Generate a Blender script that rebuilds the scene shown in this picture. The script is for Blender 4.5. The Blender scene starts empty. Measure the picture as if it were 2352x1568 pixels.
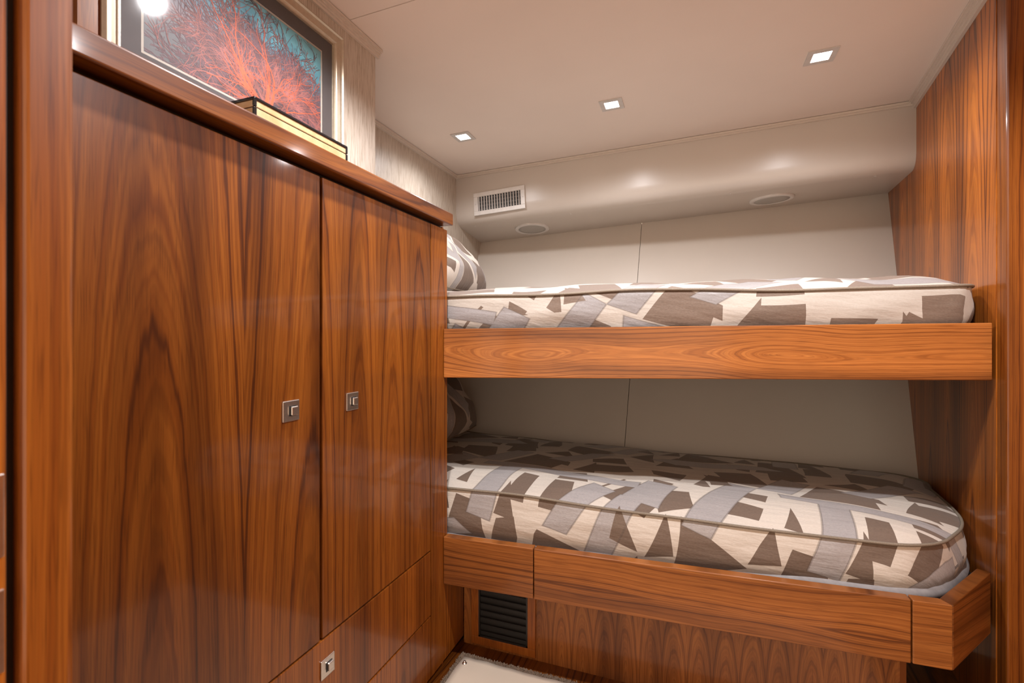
import bpy, bmesh, math, random
from mathutils import Vector, Matrix, noise as mnoise

random.seed(11)
C = bpy.context.scene.collection
PI = math.pi

# ------------------------------------------------------------------ camera, light, exposure
U = 0.90                    # metres from the eye to the ceiling: all plan figures below are in this unit
EYE = 1.20                  # eye height above the floor, same unit
F = 1100.0                  # focal length in pixels of a 2352 px wide frame
HOR = 770.0                 # image row of the horizon
TH = math.radians(20.7)     # the camera is turned left of the cabin's long axis
def W(x, y, z): return Vector((x*U, y*U, (z+EYE)*U))

cd = bpy.data.cameras.new('camera'); cam = bpy.data.objects.new('camera', cd); C.objects.link(cam)
cam.location = W(0, 0, 0); cam.rotation_euler = (PI/2, 0, TH)
cd.sensor_width = 36; cd.lens = 36*F/2352; cd.shift_y = -(784-HOR)/2352
cd.clip_start = 0.02
cd.dof.use_dof = True; cd.dof.focus_distance = 1.7; cd.dof.aperture_fstop = 5.6
bpy.context.scene.camera = cam

wd = bpy.data.worlds.new('world'); bpy.context.scene.world = wd; wd.use_nodes = True
wd.node_tree.nodes['Background'].inputs[0].default_value = (1.0, 0.81, 0.62, 1)
wd.node_tree.nodes['Background'].inputs[1].default_value = 2.1
vs = bpy.context.scene.view_settings
vs.view_transform = 'Standard'; vs.look = 'None'; vs.exposure = 0.10; vs.gamma = 1.0; vs.use_curve_mapping = False
LAMP_W = 23.0               # each ceiling downlight, watts
LAMP_COL = (1.0, 0.975, 0.985)

def ray(px, py):
    u = (px-1176)/F
    return Vector((u*math.cos(TH)-math.sin(TH), u*math.sin(TH)+math.cos(TH), (HOR-py)/F))
def on_plane(px, py, p, n):
    r = ray(px, py); p = Vector(p); n = Vector(n)
    return r*(p.dot(n)/r.dot(n))

# ------------------------------------------------------------------ materials
def new_mat(name):
    m = bpy.data.materials.new(name); m.use_nodes = True
    return m, m.node_tree, m.node_tree.nodes['Principled BSDF']
class NT:
    def __init__(s, t): s.t = t
    def n(s, typ, **kw):
        nd = s.t.nodes.new(typ)
        for k, v in kw.items(): setattr(nd, k, v)
        return nd
    def l(s, a, b): s.t.links.new(a, b)
    def put(s, sock, v):
        if isinstance(v, bpy.types.NodeSocket): s.l(v, sock)
        else: sock.default_value = v
    def m(s, op, a, b=None, c=None, clamp=False):
        nd = s.n('ShaderNodeMath', operation=op); nd.use_clamp = clamp
        s.put(nd.inputs[0], a)
        if b is not None: s.put(nd.inputs[1], b)
        if c is not None: s.put(nd.inputs[2], c)
        return nd.outputs[0]
    def comb(s, x, y, z):
        nd = s.n('ShaderNodeCombineXYZ')
        for i, v in enumerate((x, y, z)): s.put(nd.inputs[i], v)
        return nd.outputs[0]
    def noise(s, vec=None, scale=1, detail=2, rough=.5, w=None):
        nd = s.n('ShaderNodeTexNoise')
        if w is not None:
            nd.noise_dimensions = '1D'; s.put(nd.inputs['W'], w)
        else: s.l(vec, nd.inputs['Vector'])
        nd.inputs['Scale'].default_value = scale; nd.inputs['Detail'].default_value = detail
        nd.inputs['Roughness'].default_value = rough
        return nd.outputs[0]
    def ramp(s, fac, stops):
        nd = s.n('ShaderNodeValToRGB'); e = nd.color_ramp.elements
        while len(e) < len(stops): e.new(.5)
        for el, (p, c) in zip(e, stops): el.position = p; el.color = (*c, 1)
        s.put(nd.inputs[0], fac); return nd.outputs[0]
    def mix(s, fac, a, b, mode='MIX'):
        nd = s.n('ShaderNodeMix', data_type='RGBA', blend_type=mode)
        s.put(nd.inputs[0], fac)
        for i, v in ((6, a), (7, b)):
            if isinstance(v, tuple): v = (*v, 1)
            s.put(nd.inputs[i], v)
        return nd.outputs[2]
    def bump(s, h, strength=.2, dist=.002):
        nd = s.n('ShaderNodeBump'); nd.inputs['Strength'].default_value = strength
        nd.inputs['Distance'].default_value = dist; s.l(h, nd.inputs['Height']); return nd.outputs[0]

def plain(name, col, rough=.5, metal=0, coat=0, noise_amt=0.06, nscale=40, bump=0.0):
    m, t, b = new_mat(name); g = NT(t)
    tc = g.n('ShaderNodeTexCoord')
    nz = g.noise(tc.outputs['Object'], nscale, 3)
    c2 = tuple(min(1, c*(1-noise_amt*2)) for c in col)
    g.l(g.ramp(nz, [(.3, c2), (.7, col)]), b.inputs['Base Color'])
    b.inputs['Roughness'].default_value = rough; b.inputs['Metallic'].default_value = metal
    b.inputs['Coat Weight'].default_value = coat; b.inputs['Coat Roughness'].default_value = .08
    if bump: g.l(g.bump(nz, bump, .001), b.inputs['Normal'])
    return m

WOODS = {}
def wood(seed, grain='Z', across='Y', tone=1.0, leaf=.24, rough=.22, k=.10, amp=.05, warm=1.0, freq=95, contrast=1.0, rail=False):
    key = (seed, grain, across, tone, leaf)
    if key in WOODS: return WOODS[key]
    m, t, b = new_mat('walnut_%d' % len(WOODS)); g = NT(t)
    tc = g.n('ShaderNodeTexCoord'); sp = g.n('ShaderNodeSeparateXYZ'); g.l(tc.outputs['Object'], sp.inputs[0])
    gr = sp.outputs[grain]; ac = sp.outputs[across[0]]
    if len(across) > 1: ac = g.m('ADD', ac, sp.outputs[across[1]])
    v1 = g.comb(g.m('MULTIPLY', ac, 3.0), g.m('MULTIPLY', gr, 1.9 if rail and grain == 'X' else .75), seed*3.7)
    n1 = g.m('SUBTRACT', g.noise(v1, 1, 1), .5)
    v2 = g.comb(g.m('MULTIPLY', ac, 10.0), g.m('MULTIPLY', gr, 2.2), seed*7.1+4)
    n2 = g.m('SUBTRACT', g.noise(v2, 1, 2), .5)
    pp = g.m('PINGPONG', g.m('ADD', ac, seed*.173+5*leaf), leaf)
    wq = g.m('ADD', g.m('SUBTRACT', pp, leaf*.48), g.m('MULTIPLY', n1, .05))
    d = g.m('ADD', g.m('MULTIPLY_ADD', gr, k*.45, .02*math.sin(seed*2.3)), g.m('MULTIPLY', n1, amp*.95))
    d = g.m('ADD', d, g.m('MULTIPLY', n2, .012))
    r = g.m('SQRT', g.m('ADD', g.m('MULTIPLY', wq, wq), g.m('MULTIPLY', d, d)))
    v3 = g.comb(g.m('MULTIPLY', ac, 90.0), g.m('MULTIPLY', gr, 6.0), seed)
    n3 = g.noise(v3, 1, 2)
    ph = g.m('MULTIPLY_ADD', n3, .55, g.m('MULTIPLY', r, freq*1.25))
    ring = g.noise(w=ph, scale=1.0, detail=2, rough=.55)
    L = tuple(c*tone for c in (.53*warm, .165, .020)); M = tuple(c*tone for c in (.39*warm, .105, .011)); D = tuple(c*tone for c in (.165, .040, .006))
    if rail: L = tuple(c*tone for c in (.50, .178, .040)); M = tuple(c*tone for c in (.37, .118, .023)); D = tuple(c*tone for c in (.16, .048, .012))
    if contrast != 1.0: D = tuple(M[i]+(D[i]-M[i])*contrast for i in range(3))
    col = g.ramp(ring, [(.28, D), (.42, M), (.60, L), (.85, M)])
    fine = g.noise(w=g.m('MULTIPLY_ADD', r, freq*4.2, g.m('MULTIPLY', n3, 1.2)), scale=1.0, detail=1)
    col = g.mix(1.0, col, g.ramp(fine, [(.30, (.80, .77, .75)), (.52, (1, 1, 1)), (.8, (1.05, 1.05, 1.05))]), 'MULTIPLY')
    v4 = g.comb(g.m('MULTIPLY', ac, 11.0), g.m('MULTIPLY', gr, .55), seed*1.9)
    st = g.noise(v4, 1, 3)
    col = g.mix(1.0, col, g.ramp(st, [(.30, (.42, .36, .32)), (.50, (.92, .90, .88)), (.70, (1.15, 1.15, 1.15))]), 'MULTIPLY')
    v5 = g.comb(g.m('MULTIPLY', ac, 520.0), g.m('MULTIPLY', gr, 12.0), seed)
    fb = g.noise(v5, 1, 2)
    col = g.mix(1.0, col, g.ramp(fb, [(.30, (.66, .62, .60)), (.46, (1, 1, 1)), (.8, (1.08, 1.08, 1.08))]), 'MULTIPLY')
    g.l(col, b.inputs['Base Color'])
    b.inputs['Roughness'].default_value = rough+.2; b.inputs['Coat Weight'].default_value = .45
    b.inputs['Coat Roughness'].default_value = rough*.5
    b.inputs['Specular IOR Level'].default_value = .25
    g.l(g.bump(fb, .03, .0004), b.inputs['Normal'])
    WOODS[key] = m; return m

def wallpaper():
    m, t, b = new_mat('wallpaper'); g = NT(t)
    tc = g.n('ShaderNodeTexCoord'); sp = g.n('ShaderNodeSeparateXYZ'); g.l(tc.outputs['Object'], sp.inputs[0])
    v = g.comb(g.m('MULTIPLY', sp.outputs['Y'], 260), g.m('MULTIPLY', sp.outputs['Z'], 16), 1.3)
    n = g.noise(v, 1, 3, .6)
    g.l(g.ramp(n, [(.32, (.36, .295, .225)), (.5, (.52, .455, .38)), (.7, (.58, .52, .445))]), b.inputs['Base Color'])
    b.inputs['Roughness'].default_value = .42
    g.l(g.bump(n, .5, .0012), b.inputs['Normal'])
    return m

def leather(name, col, rough=.5, bump=.05):
    m, t, b = new_mat(name); g = NT(t)
    tc = g.n('ShaderNodeTexCoord')
    vo = g.n('ShaderNodeTexVoronoi'); vo.inputs['Scale'].default_value = 900; g.l(tc.outputs['Object'], vo.inputs['Vector'])
    n = g.noise(tc.outputs['Object'], 3, 3)
    g.l(g.ramp(n, [(.3, tuple(c*.96 for c in col)), (.7, col)]), b.inputs['Base Color'])
    b.inputs['Roughness'].default_value = rough
    g.l(g.bump(vo.outputs['Distance'], bump, .0008), b.inputs['Normal'])
    return m

# patchwork fabric: one printed repeat made of convex patches (B brown, C cream strip, G grey satin strip)
PATCH = [
 ('B', [(.02,.55),(.20,.62),(.16,.80),(.00,.78)]), ('B', [(.10,.05),(.30,.16),(.12,.34)]),
 ('B', [(.24,.40),(.42,.36),(.40,.58),(.28,.62)]), ('B', [(.36,.02),(.52,.00),(.48,.26),(.40,.28)]),
 ('B', [(.56,.30),(.80,.26),(.78,.48),(.60,.52)]), ('B', [(.62,.04),(.80,-.06),(.86,.10),(.68,.18)]),
 ('B', [(.84,.42),(1.02,.30),(1.10,.46),(.92,.60)]), ('B', [(.46,.66),(.72,.62),(.70,.78),(.54,.86)]),
 ('B', [(.80,.66),(.94,.72),(.90,.96),(.78,.90)]), ('B', [(.24,.76),(.40,.72),(.34,.96),(.22,.92)]),
 ('B', [(.02,.90),(.16,.94),(.10,1.10)]), ('B', [(.56,.90),(.70,.88),(.66,1.0)]),
 ('C', [(.30,.30),(.36,.30),(.50,.90),(.43,.90)]), ('C', [(.60,.00),(.65,.00),(.74,.70),(.68,.72)]),
 ('C', [(-.04,.66),(.34,.46),(.36,.51),(-.02,.72)]), ('C', [(.78,.80),(1.08,.86),(1.08,.90),(.78,.84)]),
 ('G', [(.12,.30),(.20,.26),(.34,.70),(.26,.74)]), ('G', [(.44,.20),(.52,.18),(.58,.62),(.50,.64)]),
 ('G', [(.40,.60),(.98,.50),(.98,.57),(.40,.66)]), ('G', [(.82,.08),(.90,.06),(1.02,.40),(.94,.42)]),
 ('G', [(.00,.02),(.10,-.04),(.46,.10),(.40,.16)]), ('G', [(.60,.80),(.68,.78),(.86,1.02),(.76,1.02)]),
 ('G', [(-.06,.40),(.06,.36),(.10,.56),(.00,.60)]),
 ('B', [(.30,.02),(.34,.00),(.35,.14),(.27,.12)]), ('B', [(.66,.52),(.82,.50),(.80,.62),(.70,.60)]), ('B', [(.92,.02),(1.02,-.04),(1.00,.14)]), ('B', [(.06,.34),(.16,.40),(.14,.52),(.04,.50)]), ('B', [(.40,.88),(.52,.92),(.50,1.06),(.40,1.02)]),
 ('G', [(.34,.70),(.44,.68),(.52,.88),(.44,.92)]), ('G', [(.70,.20),(.78,.18),(.92,.44),(.84,.50)]),
 ('B', [(.14,.72),(.26,.70),(.24,.82),(.16,.86)]), ('B', [(.52,.06),(.62,.08),(.60,.22),(.54,.20)]),
 ('T', [(.53,.22),(.60,.20),(.57,.42)]), ('T', [(.20,.66),(.27,.70),(.18,.84)]), ('T', [(.92,.20),(1.00,.16),(.95,.34)]),
 ('T', [(.30,.18),(.38,.20),(.35,.36)]), ('T', [(.74,.66),(.82,.64),(.80,.84)]), ('T', [(.02,.14),(.10,.16),(.08,.34)]),
 ('C', [(.08,.58),(.13,.57),(.20,.86),(.14,.88)]), ('C', [(.86,.44),(.90,.43),(1.02,.66),(.97,.68)]),
]
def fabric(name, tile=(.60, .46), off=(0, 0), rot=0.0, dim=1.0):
    m, t, b = new_mat(name); g = NT(t)
    uv = g.n('ShaderNodeUVMap'); uv.uv_map = 'UVMap'
    mp = g.n('ShaderNodeMapping'); g.l(uv.outputs[0], mp.inputs[0])
    mp.inputs['Scale'].default_value = (1/tile[0], 1/tile[1], 1); mp.inputs['Location'].default_value = (off[0], off[1], 0)
    mp.inputs['Rotation'].default_value = (0, 0, rot)
    nz = g.n('ShaderNodeTexNoise'); nz.inputs['Scale'].default_value = 1.6; nz.inputs['Detail'].default_value = 1
    g.l(mp.outputs[0], nz.inputs['Vector'])
    ds = g.n('ShaderNodeVectorMath', operation='MULTIPLY_ADD'); g.l(nz.outputs['Color'], ds.inputs[0])
    ds.inputs[1].default_value = (.10, .10, 0); g.l(mp.outputs[0], ds.inputs[2])
    fr = g.n('ShaderNodeVectorMath', operation='FRACTION'); g.l(ds.outputs[0], fr.inputs[0])
    one = g.n('ShaderNodeVectorMath', operation='MULTIPLY_ADD'); g.l(fr.outputs[0], one.inputs[0])
    one.inputs[1].default_value = (1, 1, 0); one.inputs[2].default_value = (0, 0, 1)
    P = one.outputs[0]
    masks = {}
    def inside(poly):
        cx = sum(p[0] for p in poly)/len(poly); cy = sum(p[1] for p in poly)/len(poly); cur = None
        for i in range(len(poly)):
            (x0, y0), (x1, y1) = poly[i], poly[(i+1) % len(poly)]
            a, bb = y1-y0, x0-x1; ln = math.hypot(a, bb); a /= ln; bb /= ln; c = -(a*x0+bb*y0)
            if a*cx+bb*cy+c < 0: a, bb, c = -a, -bb, -c
            dn = g.n('ShaderNodeVectorMath', operation='DOT_PRODUCT'); g.l(P, dn.inputs[0]); dn.inputs[1].default_value = (a, bb, c)
            cur = dn.outputs['Value'] if cur is None else g.m('MINIMUM', cur, dn.outputs['Value'])
        return cur
    for k, poly in PATCH:
        xs = [p[0] for p in poly]; ys = [p[1] for p in poly]
        for ox in (-1, 0, 1):
            for oy in (-1, 0, 1):
                if max(xs)+ox <= 0 or min(xs)+ox >= 1 or max(ys)+oy <= 0 or min(ys)+oy >= 1: continue
                v = inside([(x+ox, y+oy) for x, y in poly])
                masks[k] = v if k not in masks else g.m('MAXIMUM', masks[k], v)
    wv = g.n('ShaderNodeMapping'); g.l(uv.outputs[0], wv.inputs[0]); wv.inputs['Scale'].default_value = (140, 1100, 1)
    th = g.noise(wv.outputs[0], 1, 2, .6)
    br = g.ramp(th, [(.3, (.130, .088, .063)), (.7, (.205, .145, .108))])
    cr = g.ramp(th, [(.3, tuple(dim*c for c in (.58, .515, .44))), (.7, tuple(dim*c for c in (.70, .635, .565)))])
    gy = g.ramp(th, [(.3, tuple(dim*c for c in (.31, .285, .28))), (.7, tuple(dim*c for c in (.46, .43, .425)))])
    col = cr
    col = g.mix(g.m('GREATER_THAN', masks['B'], 0), col, br)
    col = g.mix(g.m('GREATER_THAN', masks['C'], 0), col, cr)
    gm = g.m('GREATER_THAN', masks['G'], 0)
    col = g.mix(gm, col, gy)
    col = g.mix(g.m('GREATER_THAN', masks['T'], 0), col, br)
    seam = g.m('LESS_THAN', g.m('ABSOLUTE', masks['G']), .0028)
    col = g.mix(g.m('MULTIPLY', seam, .45), col, (.10, .075, .06))
    g.l(col, b.inputs['Base Color'])
    g.l(g.m('MULTIPLY_ADD', gm, -.25, .72), b.inputs['Roughness'])
    b.inputs['Sheen Weight'].default_value = .15
    w2 = g.n('ShaderNodeMapping'); g.l(uv.outputs[0], w2.inputs[0]); w2.inputs['Scale'].default_value = (9, 34, 1)
    pk = g.noise(w2.outputs[0], 1, 3, .55)
    quilt = g.m('MINIMUM', g.m('ABSOLUTE', masks['G']), .05)
    hh = g.m('MULTIPLY_ADD', quilt, 9.0, g.m('MULTIPLY_ADD', th, .05, g.m('MULTIPLY', pk, 1.3)))
    g.l(g.bump(hh, .55, .006), b.inputs['Normal'])
    return m

def emit(name, col, s):
    m, t, b = new_mat(name)
    b.inputs['Base Color'].default_value = (.9, .9, .9, 1)
    b.inputs['Emission Color'].default_value = (*col, 1); b.inputs['Emission Strength'].default_value = s
    return m
def glass_mat():
    m = bpy.data.materials.new('picture_glass'); m.use_nodes = True; t = m.node_tree; t.nodes.clear(); g = NT(t)
    o = g.n('ShaderNodeOutputMaterial'); mx = g.n('ShaderNodeMixShader'); fr = g.n('ShaderNodeFresnel'); fr.inputs[0].default_value = 1.45
    tr = g.n('ShaderNodeBsdfTransparent'); gl = g.n('ShaderNodeBsdfGlossy'); gl.inputs['Roughness'].default_value = .06
    ge = g.n('ShaderNodeNewGeometry'); g.l(g.m('MULTIPLY', fr.outputs[0], g.m('SUBTRACT', 1.0, ge.outputs['Backfacing'])), mx.inputs[0]); g.l(tr.outputs[0], mx.inputs[1]); g.l(gl.outputs[0], mx.inputs[2]); g.l(mx.outputs[0], o.inputs[0])
    return m

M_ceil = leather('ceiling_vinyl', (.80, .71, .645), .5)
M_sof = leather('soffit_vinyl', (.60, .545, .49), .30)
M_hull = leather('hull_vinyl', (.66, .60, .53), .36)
M_trim = plain('trim_cream', (.64, .57, .50), .4, noise_amt=.008)
M_paper = wallpaper()
M_black = plain('black_gap', (.012, .010, .009), .6)
M_louvre = plain('black_louvre', (.018, .016, .015), .35)
M_white = plain('white_enamel', (.74, .71, .68), .35)
M_slat = plain('register_grey', (.40, .38, .37), .5)
M_dark = plain('duct_dark', (.02, .02, .022), .8)
M_steel = plain('brushed_steel', (.70, .66, .62), .28, 1.0, nscale=200)
M_fix = plain('light_trim', (.62, .60, .58), .35, .0)
M_lens = emit('light_lens', (1.0, .98, .97), 14.0)
M_gold = plain('champagne_frame', (.56, .48, .37), .40, .8, nscale=120)
M_mat = plain('charcoal_mat', (.060, .050, .050), .8)
M_liner = plain('cream_liner', (.36, .325, .28), .8)
M_glass = glass_mat()
M_lacq = plain('black_lacquer', (.008, .008, .010), .12, 0, .5)
M_rug = plain('carpet_backing', (.15, .115, .09), .95, noise_amt=.3, nscale=300)
M_tuft = plain('carpet_pile', (.235, .165, .115), .95, noise_amt=.25, nscale=160)
M_vinyl = leather('vinyl_cover', (.70, .61, .50), .38)
M_sheet = plain('grey_sheet', (.34, .33, .335), .8, noise_amt=.1, nscale=60, bump=.2)
M_pipe = plain('taupe_piping', (.27, .22, .165), .7, nscale=400, noise_amt=.15)
M_fab1 = fabric('patchwork_lower', (.98, .70), (.1, .2))
M_fab2 = fabric('patchwork_upper_shaded', (.96, .64), (.55, .37), 0.0, .74)  # upper bunk's shade put into the colour: cream and grey patches dimmed
M_fab3 = fabric('patchwork_pillow', (.80, .62), (.3, .15), .3)

# ------------------------------------------------------------------ object helpers
def empty(name, loc, label, cat, group=None):
    o = bpy.data.objects.new(name, None); C.objects.link(o); o.location = loc; o.empty_display_size = .05
    o['label'] = label; o['category'] = cat
    if group: o['group'] = group
    return o
def abs_loc(o):
    v = Vector(o.location)
    while o.parent: o = o.parent; v += o.location
    return v
def build(name, bm, mat, parent=None, smooth=False, loc=None, label=None):
    bmesh.ops.recalc_face_normals(bm, faces=bm.faces)
    me = bpy.data.meshes.new(name)
    base = Vector((0, 0, 0)) if loc is None else Vector(loc)
    o = bpy.data.objects.new(name, me); C.objects.link(o)
    if parent: o.parent = parent
    org = base if not parent else (abs_loc(parent) + (base if loc is not None else Vector((0, 0, 0))))
    bmesh.ops.translate(bm, verts=bm.verts, vec=-org)
    bm.to_mesh(me); bm.free()
    o.location = base
    for mm in (mat if isinstance(mat, (list, tuple)) else [mat]): me.materials.append(mm)
    if smooth:
        for p in me.polygons: p.use_smooth = True
    if label: o['label'] = label
    return o
def struct(name, bm, mat, label, smooth=False, parent=None):
    o = build(name, bm, mat, parent, smooth)
    if not parent: o['kind'] = 'structure'; o['label'] = label; o['category'] = name.split('_')[0]
    return o
def thing(o, label, cat, group=None, kind=None):
    o['label'] = label; o['category'] = cat
    if group: o['group'] = group
    if kind: o['kind'] = kind
    return o
def prism(bm, poly, z0, z1, bevel=0.0, seg=2):
    """poly: plan points in unit coordinates; z0,z1 floats or lists"""
    n = len(poly)
    z0 = z0 if isinstance(z0, (list, tuple)) else [z0]*n
    z1 = z1 if isinstance(z1, (list, tuple)) else [z1]*n
    t = bmesh.new()
    a = [t.verts.new(W(p[0], p[1], z)) for p, z in zip(poly, z0)]
    c = [t.verts.new(W(p[0], p[1], z)) for p, z in zip(poly, z1)]
    t.faces.new(a); t.faces.new(c)
    for i in range(n): t.faces.new((a[i], a[(i+1) % n], c[(i+1) % n], c[i]))
    bmesh.ops.recalc_face_normals(t, faces=t.faces)
    if bevel: bmesh.ops.bevel(t, geom=list(t.edges), offset=bevel, segments=seg, affect='EDGES', profile=.5)
    me = bpy.data.meshes.new('tmp'); t.to_mesh(me); t.free(); bm.from_mesh(me); bpy.data.meshes.remove(me)
    return bm
def box(bm, x0, x1, y0, y1, z0, z1, bevel=0.0, seg=2):
    return prism(bm, [(x0, y0), (x1, y0), (x1, y1), (x0, y1)], z0, z1, bevel, seg)
def nb(): return bmesh.new()
def tube(bm, pts, r, closed=False, n=8):
    N = len(pts); rings = []
    for i, p in enumerate(pts):
        a = pts[(i-1) % N] if (closed or i > 0) else p
        c = pts[(i+1) % N] if (closed or i < N-1) else p
        t = (c-a).normalized(); up = Vector((0, 0, 1)) if abs(t.z) < .95 else Vector((1, 0, 0))
        s = t.cross(up).normalized(); q = s.cross(t)
        rings.append([bm.verts.new(p + s*(r*math.cos(2*PI*j/n)) + q*(r*math.sin(2*PI*j/n))) for j in range(n)])
    for i in range(N if closed else N-1):
        A, B = rings[i], rings[(i+1) % N]
        for j in range(n): bm.faces.new((A[j], A[(j+1) % n], B[(j+1) % n], B[j]))
    if not closed: bm.faces.new(rings[0]); bm.faces.new(rings[-1])
    return bm
def frame_box(bm, o, ex, ey, ez, w, h, d, bevel=0.0):
    """box centred on o (metres) with axes ex,ey,ez, size w,h,d; sits from o outwards along ez"""
    t = bmesh.new(); vs = []
    for k in (0, 1):
        for sx, sy in ((-1, -1), (1, -1), (1, 1), (-1, 1)):
            vs.append(t.verts.new(o + ex*(sx*w/2) + ey*(sy*h/2) + ez*(k*d)))
    t.faces.new(vs[:4]); t.faces.new(vs[4:])
    for i in range(4): t.faces.new((vs[i], vs[(i+1) % 4], vs[4+(i+1) % 4], vs[4+i]))
    bmesh.ops.recalc_face_normals(t, faces=t.faces)
    if bevel: bmesh.ops.bevel(t, geom=list(t.edges), offset=bevel, segments=2, affect='EDGES', profile=.5)
    me = bpy.data.meshes.new('tmp'); t.to_mesh(me); t.free(); bm.from_mesh(me); bpy.data.meshes.remove(me)
def disc(bm, o, ex, ey, ez, prof, n=48):
    """lathe: prof is a list of (radius, height) in metres about axis ez"""
    rings = [[bm.verts.new(o + ex*(r*math.cos(2*PI*j/n)) + ey*(r*math.sin(2*PI*j/n)) + ez*h) for j in range(n)] for r, h in prof]
    for A, B in zip(rings, rings[1:]):
        for j in range(n): bm.faces.new((A[j], A[(j+1) % n], B[(j+1) % n], B[j]))
    bm.faces.new(rings[0]); bm.faces.new(rings[-1])

# ------------------------------------------------------------------ plan figures
XL, XA = -1.047, -1.39             # wallpapered wall, deeper alcove wall
YC = 1.408                         # where the first wall ends
def ceil_z(x): return 1.0 + .0175*(x-XA)
def wall_r(y): return .834 + .129*(y-1.896)
YR = 1.792                         # near edge of the right panel
XC = -.84                          # cabinet face
SOFL = (XA, 2.688); SOFR = (.928, 2.624)
HTL, HTR = Vector((XA, 3.065, .65)), Vector((1.0, 3.183, .78))
def hull_l(z): return 3.065+.445*(z-.65)
def hull_r(z): return 3.183+.421*(z-.78)

# ------------------------------------------------------------------ setting
bm = box(nb(), -1.6, 2.2, -1.0, 3.3, -1.25, -1.2)
struct('floor', bm, wood(31, 'Y', 'X', .35), 'dark wooden cabin floor under the carpet')
ys = 1.247
bm = nb()
prism(bm, [(-1.6, -1.0), (2.2, -1.0), (2.2, ys-.0012), (-1.6, ys-.0012)], [ceil_z(-1.6), ceil_z(2.2)]*1+[ceil_z(2.2), ceil_z(-1.6)], [1.12]*4)
prism(bm, [(-1.6, ys+.0012), (2.2, ys+.0012), (2.2, 3.3), (-1.6, 3.3)], [ceil_z(-1.6)-.0008, ceil_z(2.2)-.0008, ceil_z(2.2)-.0008, ceil_z(-1.6)-.0008], [1.12]*4)
struct('ceiling', bm, M_ceil, 'pale pinkish vinyl ceiling with a panel joint')
bm = prism(nb(), [(XL, -.1), (XL, YC), (XA, YC), (XA-.1, YC), (XA-.1, -.1)], -1.2, 1.02)
struct('wall_left', bm, M_paper, 'beige grasscloth wall behind the picture')
bm = box(nb(), XA-.08, XA, YC, 3.25, -1.2, 1.02)
struct('wall_alcove', bm, M_paper, 'beige grasscloth wall at the head of the bunks')
# hull lining: two panels with an open joint
bm = nb()
pn = (HTR-HTL).cross(Vector((XA, hull_l(-.9), -.9))-HTL).normalized()
sa = on_plane(1474, 515, HTL, pn); sb = on_plane(1451, 1020, HTL, pn)
ja = (sa.x-HTL.x)/(HTR.x-HTL.x)
BL = Vector((XA, hull_l(-1.21), -1.21)); BR = Vector((wall_r(hull_r(-1.21)), hull_r(-1.21), -1.21))
hb = (.65-sb.z)/(.65+1.21); jb0 = (sb.x-(XA))/((HTR.lerp(BR, hb)).x-XA); jb = ja+(jb0-ja)/hb
g_ = .0006
for (a0, a1, b0, b1) in ((0, ja-g_, 0, ja-g_), (ja+g_, 1.0, ja+g_, 1.0)):
    q = [HTL.lerp(HTR, a0), HTL.lerp(HTR, a1), BL.lerp(BR, b1), BL.lerp(BR, b0)]
    back = Vector((0, .02, .0))
    vf = [bm.verts.new(W(*p)) for p in q]; vb = [bm.verts.new(W(*(p+back))) for p in q]
    bm.faces.new(vf); bm.faces.new(vb)
    for i in range(4): bm.faces.new((vf[i], vf[(i+1) % 4], vb[(i+1) % 4], vb[i]))
q = [HTL, HTR, BR, BL]; back = Vector((0, .024, 0))
vf = [bm.verts.new(W(*(p+back))) for p in q]; vb = [bm.verts.new(W(*(p+back*1.6))) for p in q]
bm.faces.new(vf); bm.faces.new(vb)
for i in range(4): bm.faces.new((vf[i], vf[(i+1) % 4], vb[(i+1) % 4], vb[i]))
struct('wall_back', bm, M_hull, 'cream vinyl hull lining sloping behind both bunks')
# soffit
prof = []
def sof_profile(y0, ztop, yb, zb, zf):
    pts = [(y0, ztop)]
    a = Vector((y0, zf+.085)); b_ = Vector((y0, zf)); d = Vector((yb-y0, zb-zf)).normalized(); c = b_+d*.075
    for i in range(9):
        t = i/8; p = a*(1-t)**2 + b_*2*t*(1-t) + c*t*t; pts.append((p.x, p.y))
    pts.append((yb, zb)); return pts
SL = sof_profile(2.688, ceil_z(XA), 3.065, .65, .697); SR = sof_profile(2.624, ceil_z(.93), 3.183, .78, .745)
bm = nb(); rows = []
for (yl, zl), (yr, zr) in zip(SL, SR):
    rows.append([bm.verts.new(W(XA+(wall_r(yr)-XA)*i/12, yl+(yr-yl)*i/12, zl+(zr-zl)*i/12)) for i in range(13)])
for A, B in zip(rows, rows[1:]):
    for i in range(12): bm.faces.new((A[i], A[i+1], B[i+1], B[i]))
tb = [bm.verts.new(W(XA+(wall_r(3.2)-XA)*i/12, 3.2, 1.0+.04*i/12)) for i in range(13)]
for i in range(12):
    bm.faces.new((rows[-1][i], rows[-1][i+1], tb[i+1], tb[i])); bm.faces.new((rows[0][i], rows[0][i+1], tb[i+1], tb[i]))
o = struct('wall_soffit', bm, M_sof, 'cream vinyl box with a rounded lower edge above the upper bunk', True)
try: o.data.set_sharp_from_angle(angle=math.radians(40))
except Exception: pass
def sofpt(x, k):     # point on the soffit at plan x and profile parameter (index, fraction)
    i = int(k); f = k-i; fx = (x-XA)/(.95-XA)
    yl = SL[i][0]+(SL[i+1][0]-SL[i][0])*f; zl = SL[i][1]+(SL[i+1][1]-SL[i][1])*f
    yr = SR[i][0]+(SR[i+1][0]-SR[i][0])*f; zr = SR[i][1]+(SR[i+1][1]-SR[i][1])*f
    return Vector((x, yl+(yr-yl)*fx, zl+(zr-zl)*fx))
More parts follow.
